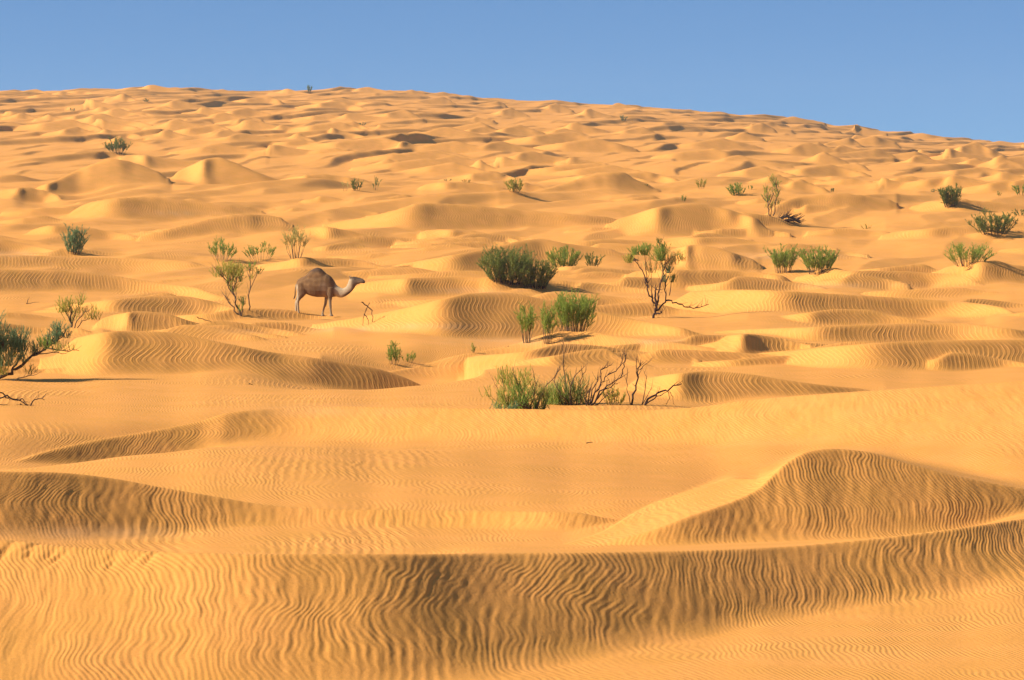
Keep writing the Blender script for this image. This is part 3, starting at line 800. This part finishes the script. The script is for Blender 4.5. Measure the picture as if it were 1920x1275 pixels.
traced('crooked little tree with bare dark trunk and bright green tufts', 1227, 597,
       [([(1225,600),(1228,588),(1229,575),(1224,562),(1218,552),(1214,538),(1212,524)],5,.1), ([(1229,576),(1228,560),(1229,546),(1231,543)],5,-.1), ([(1231,585),(1241,573),(1250,563),(1247,545),(1249,530),(1254,518)],3.6,.3), ([(1231,580),(1234,560),(1237,535),(1242,520),(1246,505),(1250,488)],3.6,-.2),
        ([(1250,563),(1262,566),(1278,573),(1295,577),(1312,579),(1330,571)],3.2,.2), ([(1214,530),(1204,508),(1192,490),(1184,480)],2.4,.1), ([(1216,540),(1212,515),(1211,492),(1210,475)],2.2,.3), ([(1244,515),(1240,495),(1237,472),(1236,455)],2.4,-.2), ([(1250,495),(1262,482),(1276,476)],2,.2), ([(1228,590),(1238,588),(1240,585)],3.4,-.2), ([(1226,575),(1222,545),(1222,505)],1.6,.3), ([(1256,555),(1258,530),(1262,515)],1.8,.1)],
       [(1180,484,11,'yellow',289,.1),(1190,470,10,'green',289,.1),(1211,468,13,'green',391,.3),(1237,476,15,'green',510,-.2),(1241,463,10,'green',255,-.2),(1235,452,6,'dark',153,-.2),(1259,484,15,'dry',187,.1),(1278,480,12,'yellow',119,.2),(1255,504,10,'blue',221,.1),(1262,522,9,'dark',221,.1),(1222,498,16,'dry',102,.2),(1246,522,9,'blue',136,.0),(1240,495,14,'dry',102,-.1)],
       name='small_tree', cat='tree', bark=DARK, twig=2)
# right side
broom('green bush of straight stems, single rounded clump of the pair on the bright flat', 1468, 513, 56, 56, 'green', 34, 1.3, .22, BARK, clumps=6, flat=.2)
broom('green double clump of straight stems, wider one of the pair on the bright flat', 1536, 516, 80, 56, 'green', 46, 1.3, .22, BARK, clumps=8, flat=.22)
traced('slender tree with small leaf tufts along two stems next to dark dead brushwood', 1445, 412,
       [([(1443,412),(1441,395),(1439,378),(1437,362)],2.8,.2), ([(1449,411),(1453,395),(1455,380),(1457,365),(1452,345)],2.4,-.2), ([(1441,392),(1448,376),(1452,362)],1.6,.1), ([(1446,412),(1447,396),(1450,384)],1.8,.2)],
       [(1437,362,9,'yellow',130,.1),(1440,376,9,'green',130,.1),(1456,368,9,'yellow',120,.0),(1453,350,9,'green',130,.0),(1448,340,7,'green',80,.0),(1443,390,8,'yellow',80,.1),(1455,384,8,'yellow',80,.0)], name='small_tree', cat='tree', twig=3)
bare('heap of dark dead brushwood lying at the foot of the slender tree', 1475, 415,
     [([(1452,414),(1464,409),(1476,407),(1490,410),(1500,419)],5,.3), ([(1456,415),(1470,408),(1484,408),(1497,416)],5,-.3), ([(1458,417),(1470,413),(1486,413),(1502,420)],5,.0), ([(1455,413),(1468,406),(1480,405)],3,.5), ([(1465,418),(1478,412),(1492,414)],5,-.6), ([(1450,414),(1458,412),(1465,414)],4,.2)],
     name='brushwood_heap', cat='brushwood', twig=4)
broom('wide dark green bush with ragged top near the edge of the picture', 1862, 447, 98, 48, 'dark', 48, 1.4, .1, DARK, clumps=8, flat=.15)
broom('airy olive bush with spreading stems on the pale ridge below the wide dark bush', 1815, 500, 100, 50, 'green', 44, .8, .25, BARK, clumps=8, spread=.4)
broom('compact round dark green bush with flat top alone on the far sand', 1780, 391, 48, 45, 'dark', 36, 1.5, .12, DARK, clumps=6, flat=.25)
broom('rounded green bush half cut off by the picture edge above the wide dark bush', 1914, 367, 36, 24, 'green', 14, 1.3, .1)
broom('low dark bush cut off by the picture edge behind the wide dark bush', 1916, 405, 46, 17, 'dark', 14, 1.3, .1)
broom('bright green cushion shaped bush where the near dunes end', 1383, 367, 50, 28, 'green', 22, 1.5, .08)
broom('tiny shrub just past the bright cushion shaped bush', 1406, 357, 12, 11, 'green', 6, 1, .2)
broom('small shrub with yellowish stems left of the bright cushion shaped bush', 1315, 355, 22, 22, 'yellow', 9, 1, .2)
broom('thin dark sprig on bare sand below the yellowish small shrub', 1280, 378, 11, 15, 'green', 6, .9, .2)
broom('tiny dark tuft past the slender tree in front of the far slope', 1560, 361, 10, 11, 'dark', 5, .9, .1)
broom('pale green low tussock in the smooth orange hollow', 1625, 429, 30, 10, 'yellow', 9, .8, .0)
broom('tiny straw coloured tuft between the compact bush and the picture edge', 1872, 368, 12, 12, 'dry', 6, .8, .2)
broom('small pale tuft in front of the compact round bush', 1747, 361, 12, 7, 'blue', 6, .9, .0)
broom('yellow green bush at the near end of the sharp edged dune', 965, 364, 38, 31, 'yellow', 20, 1.3, .12)
broom('dark upright tuft between bare sticks on the long flat ridge', 668, 358, 26, 26, 'dark', 12, 1.0, .1)
broom('few bare sticks standing beside the dark upright tuft', 648, 359, 16, 26, 'dry', 6, .12, .5, BARK)
broom('leaning bunch of thin dark sticks at the end of the flat ridge', 704, 358, 16, 30, 'dark', 6, .35, .3, BARK, lean=.15)
broom('low olive tuft on the slope near the flat ridge, darker of two', 873, 343, 22, 9, 'dark', 7, .9, .0)
broom('pale green low tuft on the slope near the flat ridge', 838, 340, 22, 7, 'blue', 7, .8, .0)
broom('dark green fan shaped bush standing alone at the foot of the far rise', 222, 290, 50, 37, 'dark', 24, 1.1, .28, BARK)
FARG = 'specks of green on the far rise'
broom('small dark tree standing up against the sky on the far skyline', 580, 176, 13, 16, 'blue', 8, 1.2, .1, group=FARG)
broom('dark flat bush near the top of the far rise', 277, 192, 19, 7, 'dark', 9, 1.2, .0, group=FARG)
broom('tiny green bush beside a dark little dune high on the far rise', 138, 209, 13, 7, 'blue', 7, 1.2, .0, group=FARG)
broom('blue green speck of a bush half way up the middle of the far rise', 680, 235, 15, 7, 'blue', 8, 1.2, .0, group=FARG)
broom('dark green bush below the falling end of the skyline', 1168, 229, 17, 13, 'blue', 9, 1.2, .0, group=FARG)
broom('thin dark tuft at the shaded foot of the sharp edged dune', 1212, 349, 22, 5, 'dark', 7, 1.0, .0)
# litter
bare('short dry twig stuck upright in the sand left of the thin tree', 53, 571, [([(50,571),(52,563),(54,557)],1.8,0), ([(51,570),(60,568),(72,567)],1.2,.1)], name='twig', cat='twig', bark=BARK, twig=0)
bare('thin fallen twig lying flat on the bright sand below the hollow', 392, 607, [([(368,597),(380,602),(392,605),(402,608)],1.8,.1)], name='twig', cat='twig', bark=BARK, twig=0)
bare('small dark chip of wood on rippled sand in front of the shaded slope', 467, 722, [([(460,723),(466,720),(472,722)],2.6,.1)], name='wood_chip', cat='wood', bark=DARK, twig=0)
bare('little dark stick lying on the crease of the wide basin', 1106, 832, [([(1100,832),(1112,831)],2,.1)], name='wood_chip', cat='wood', bark=DARK, twig=0)
bare('dark splinter of wood on bright sand above the half buried bushes', 953, 653, [([(946,654),(953,652),(960,653)],2.2,.1)], name='wood_chip', cat='wood', bark=DARK, twig=0)

# ------------------------------------------------------------------ the camel
# side view of the animal measured in the photograph: (x, z) in metres from the ground under its middle, 46 px to the metre
def Cz(zx, zy):
    return (zx - 600) / 419.0, (1062 - zy) / 419.0
cv, cf = [], []
def loft(rings, sides=14):
    """rings: (centre, right-left half width, vector of the other half axis)"""
    base = len(cv)
    for c, hw, ax in rings:
        for k in range(sides):
            q = 2 * math.pi * k / sides
            cv.append(c + Vector((0, hw * math.cos(q), 0)) + ax * math.sin(q))
    n = len(rings)
    for i in range(n - 1):
        for k in range(sides):
            k2 = (k + 1) % sides
            cf.append((base + i * sides + k, base + i * sides + k2, base + (i + 1) * sides + k2, base + (i + 1) * sides + k))
    cf.append(tuple(base + k for k in range(sides))[::-1])
    cf.append(tuple(base + (n - 1) * sides + k for k in range(sides)))
def ring2(a, b, hw, y=0.0):
    """ring between two silhouette points (zoom pixels)"""
    x0, z0 = Cz(*a); x1, z1 = Cz(*b)
    return (Vector(((x0 + x1) / 2, y, (z0 + z1) / 2)), hw, Vector(((x0 - x1) / 2, 0, (z0 - z1) / 2)))
# trunk from rump to chest
loft([ring2((222,470),(225,560),.05), ring2((250,425),(240,650),.16), ring2((300,392),(300,690),.25), ring2((350,372),(380,668),.29), ring2((420,345),(440,690),.33), ring2((500,335),(510,715),.36), ring2((600,335),(600,728),.37),
      ring2((700,328),(690,726),.35), ring2((770,330),(770,728),.30), ring2((830,368),(838,735),.25), ring2((878,430),(890,715),.19), ring2((915,490),(925,690),.10)])
# hump
loft([ring2((345,385),(380,520),.16), ring2((395,348),(420,520),.20), ring2((445,302),(450,540),.24), ring2((490,258),(490,560),.26), ring2((540,230),(545,580),.26), ring2((600,214),(600,580),.26), ring2((650,230),(655,560),.25), ring2((700,276),(705,540),.23), ring2((750,322),(755,500),.18), ring2((800,348),(800,460),.10)])
# neck and head
loft([ring2((850,400),(880,720),.17), ring2((905,490),(935,715),.15), ring2((950,530),(985,732),.12), ring2((1000,556),(1030,732),.10), ring2((1050,570),(1085,708),.09), ring2((1100,543),(1150,668),.085), ring2((1130,490),(1205,620),.085),
      ring2((1148,430),(1250,560),.095), ring2((1175,385),(1275,520),.10), ring2((1230,366),(1290,505),.095), ring2((1285,374),(1325,495),.08), ring2((1340,388),(1362,478),.062), ring2((1388,402),(1392,484),.055), ring2((1420,425),(1418,488),.045), ring2((1436,448),(1432,478),.02)])
def leg(pts, y, ys=None):
    rings = []
    for i, (zx, zy, w, hw) in enumerate(pts):
        x, z = Cz(zx - y * 150 * (abs(y) > .1), zy)
        yy = y if ys is None else ys[i]
        rings.append((Vector((x, yy, z)), hw, Vector((w, 0, 0))))
    loft(rings, 10)
# hind legs: thigh forward to the stifle, back to the hock, shank down
leg([(330,480,.20,.13),(330,580,.22,.14),(335,660,.17,.11),(305,715,.12,.085),(268,760,.085,.06),(246,800,.065,.05),(248,860,.052,.042),(256,940,.045,.038),(268,1010,.042,.036),(278,1046,.055,.045),(286,1068,.085,.06),(286,1086,.085,.06)], -.19)
leg([(320,480,.20,.13),(300,580,.21,.13),(290,660,.15,.10),(262,720,.11,.08),(232,775,.08,.06),(212,830,.065,.05),(206,880,.052,.042),(206,950,.045,.038),(210,1020,.042,.036),(212,1052,.055,.045),(220,1076,.085,.06),(220,1094,.085,.06)], .17)
# fore legs
leg([(820,560,.15,.10),(825,650,.13,.09),(822,730,.085,.07),(820,800,.062,.055),(822,850,.058,.05),(826,875,.058,.05),(830,920,.042,.037),(836,985,.040,.035),(838,1012,.05,.042),(846,1030,.08,.058),(846,1046,.08,.058)], -.17)
leg([(790,560,.15,.10),(775,650,.12,.09),(750,730,.085,.07),(738,790,.062,.055),(730,840,.058,.05),(722,866,.058,.05),(705,910,.042,.037),(684,985,.040,.035),(676,1016,.05,.042),(682,1038,.08,.058),(682,1054,.08,.058)], .17)
# tail and ears
leg([(215,500,.035,.035),(200,560,.03,.03),(194,640,.028,.028),(190,700,.03,.03),(176,745,.032,.032),(158,772,.012,.012)], .02)
for sy in (-.075, .075):
    leg([(1188,400,.028,.02),(1176,375,.034,.014),(1166,352,.022,.010),(1160,338,.006,.004)], sy)
tmp = bpy.data.meshes.new('tmp'); tmp.from_pydata([tuple(p) for p in cv], [], cf); tmp.update()
tob = bpy.data.objects.new('tmp', tmp); COL.objects.link(tob)
rm = tob.modifiers.new('r', 'REMESH'); rm.mode = 'VOXEL'; rm.voxel_size = .016
sm = tob.modifiers.new('s', 'SMOOTH'); sm.factor = .5; sm.iterations = 9
dg = bpy.context.evaluated_depsgraph_get()
cam_me = bpy.data.meshes.new_from_object(tob.evaluated_get(dg))
bpy.data.objects.remove(tob); bpy.data.meshes.remove(tmp)
cam_me.name = 'camel'
for p in cam_me.polygons: p.use_smooth = True
co = np.empty(len(cam_me.vertices) * 3, np.float32); cam_me.vertices.foreach_get('co', co); co = co.reshape(-1, 3)
zx = co[:, 0] * 419 + 600; zy = 1062 - co[:, 2] * 419
nz = noise(co[:, 0] * 6, co[:, 2] * 6 + co[:, 1] * 4, 51) + .5 * noise(co[:, 0] * 22, co[:, 2] * 22 + co[:, 1] * 9, 52)
brown = np.array((.185, .090, .032)); tanc = np.array((.34, .22, .12)); pale = np.array((.50, .37, .22)); darkc = np.array((.035, .020, .014))
def mixa(a, b, w): return a * (1 - w[:, None]) + b * w[:, None]
c = np.repeat(brown[None], len(co), 0)
c = mixa(c, np.array((.22, .112, .040))[None], sstep(.1, .5, nz))
c = mixa(c, np.array((.15, .085, .042))[None], sstep(480, 640, zy) * .6)
c = mixa(c, darkc[None], sstep(300, 225, zy) * sstep(700, 640, np.abs(zx - 600) + 600) * .45)
c = mixa(c, tanc[None], np.exp(-((zx - 745) / 50) ** 2) * sstep(430, 520, zy) * .7)      # pale band behind the shoulder
c = mixa(c, pale[None], sstep(890, 945, zx) * sstep(-60, 40, zx - 890))                    # neck
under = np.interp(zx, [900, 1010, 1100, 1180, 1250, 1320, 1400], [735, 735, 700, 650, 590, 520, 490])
c = mixa(c, darkc[None], sstep(60, 15, under - zy) * sstep(1000, 1120, zx) * .9)          # dark beard, with the shade under the neck painted in
c = mixa(c, np.array((.09, .055, .035))[None], sstep(1185, 1240, zx) * .85)               # face
c = mixa(c, darkc[None], (sstep(425, 385, zy) * sstep(1150, 1190, zx)) * .8)              # brow and ears
c = mixa(c, pale[None] * .8, np.exp(-((zx - 1340) / 30) ** 2 - ((zy - 460) / 18) ** 2) * .7)
c = mixa(c, pale[None] * .55, sstep(720, 790, zy) * (zx < 900))
c = mixa(c, darkc[None] * 2.2, sstep(330, 240, zy + 30 * nz) * sstep(760, 700, zx) * .75)
c = c * (1 + .35 * nz[:, None] * (zx < 900)[:, None])                                   # legs
c = mixa(c, pale[None], sstep(310, 270, zx) * sstep(480, 560, zy))                         # sunlight on rump and hind legs, painted into the coat
c = mixa(c, darkc[None] * 2, (sstep(205, 192, zx) * sstep(520, 600, zy) * sstep(790, 770, zy)))                     # tail
cl = cam_me.attributes.new('coat', 'FLOAT_COLOR', 'POINT')
cl.data.foreach_set('color', np.concatenate([c, np.ones((len(c), 1))], 1).astype(np.float32).ravel())
coat, nt, b = mat('camel_coat')
at = node(nt, 'ShaderNodeAttribute', attribute_name='coat')
tc = node(nt, 'ShaderNodeTexCoord').outputs['Object']
nt.links.new(mixrgb(nt, mrange(nt, ntex(nt, tc, 30, 4, .6), .3, .7, 0, .3), at.outputs['Color'], (.1, .06, .03)), b.inputs['Base Color'])
b.inputs['Roughness'].default_value = .85
b.inputs['Specular IOR Level'].default_value = .15
bp = node(nt, 'ShaderNodeBump'); bp.inputs['Strength'].default_value = .6; bp.inputs['Distance'].default_value = .02
nt.links.new(ntex(nt, tc, 45, 3), bp.inputs['Height']); nt.links.new(bp.outputs[0], b.inputs['Normal'])
cam_me.materials.clear(); cam_me.materials.append(coat)
camel = bpy.data.objects.new('camel', cam_me)
COL.objects.link(camel)
g = ground_at(596, 598)
S = g.y / F / (116 / 5333.0)
camel.location = g
camel.scale = (S * 1.05, S, S)
camel.rotation_euler = (0, 0, math.radians(-20))
camel['label'] = 'brown one humped camel with pale neck standing sideways on the sand'
camel['category'] = 'camel'
eye_m, nt, b = mat('dark_eye')
b.inputs['Base Color'].default_value = (.01, .007, .005, 1); b.inputs['Roughness'].default_value = .15
for sy in (-1, 1):
    mb = MB()
    x, z = Cz(1268, 412)
    for i in range(6):
        for k in range(8):
            th, ph2 = math.pi * i / 5, 2 * math.pi * k / 8
            mb.v.append(Vector((x + .02 * math.sin(th) * math.cos(ph2), sy * .086 + .016 * math.sin(th) * math.sin(ph2), z + .02 * math.cos(th))))
    for i in range(5):
        for k in range(8):
            mb.f.append((i * 8 + k, i * 8 + (k + 1) % 8, (i + 1) * 8 + (k + 1) % 8, (i + 1) * 8 + k))
    o = mb.build('eye', eye_m)
    o.parent = camel

# ------------------------------------------------------------------ thin dusty air
hz = bpy.data.meshes.new('haze')
hv = [(x, y, z) for x in (-1500, 1500) for y in (-20, 1150) for z in (-8, 62)]
hz.from_pydata(hv, [], [(0, 1, 3, 2), (4, 6, 7, 5), (0, 4, 5, 1), (2, 3, 7, 6), (0, 2, 6, 4), (1, 5, 7, 3)])
haze = bpy.data.objects.new('haze', hz)
COL.objects.link(haze)
haze['kind'] = 'stuff'
hm = bpy.data.materials.new('haze'); hm.use_nodes = True
ht = hm.node_tree; ht.nodes.clear()
pv = ht.nodes.new('ShaderNodeVolumePrincipled')
pv.inputs['Color'].default_value = (.97, .90, .86, 1)
pv.inputs['Density'].default_value = .00014
ho = ht.nodes.new('ShaderNodeOutputMaterial')
ht.links.new(pv.outputs[0], ho.inputs['Volume'])
hz.materials.append(hm)
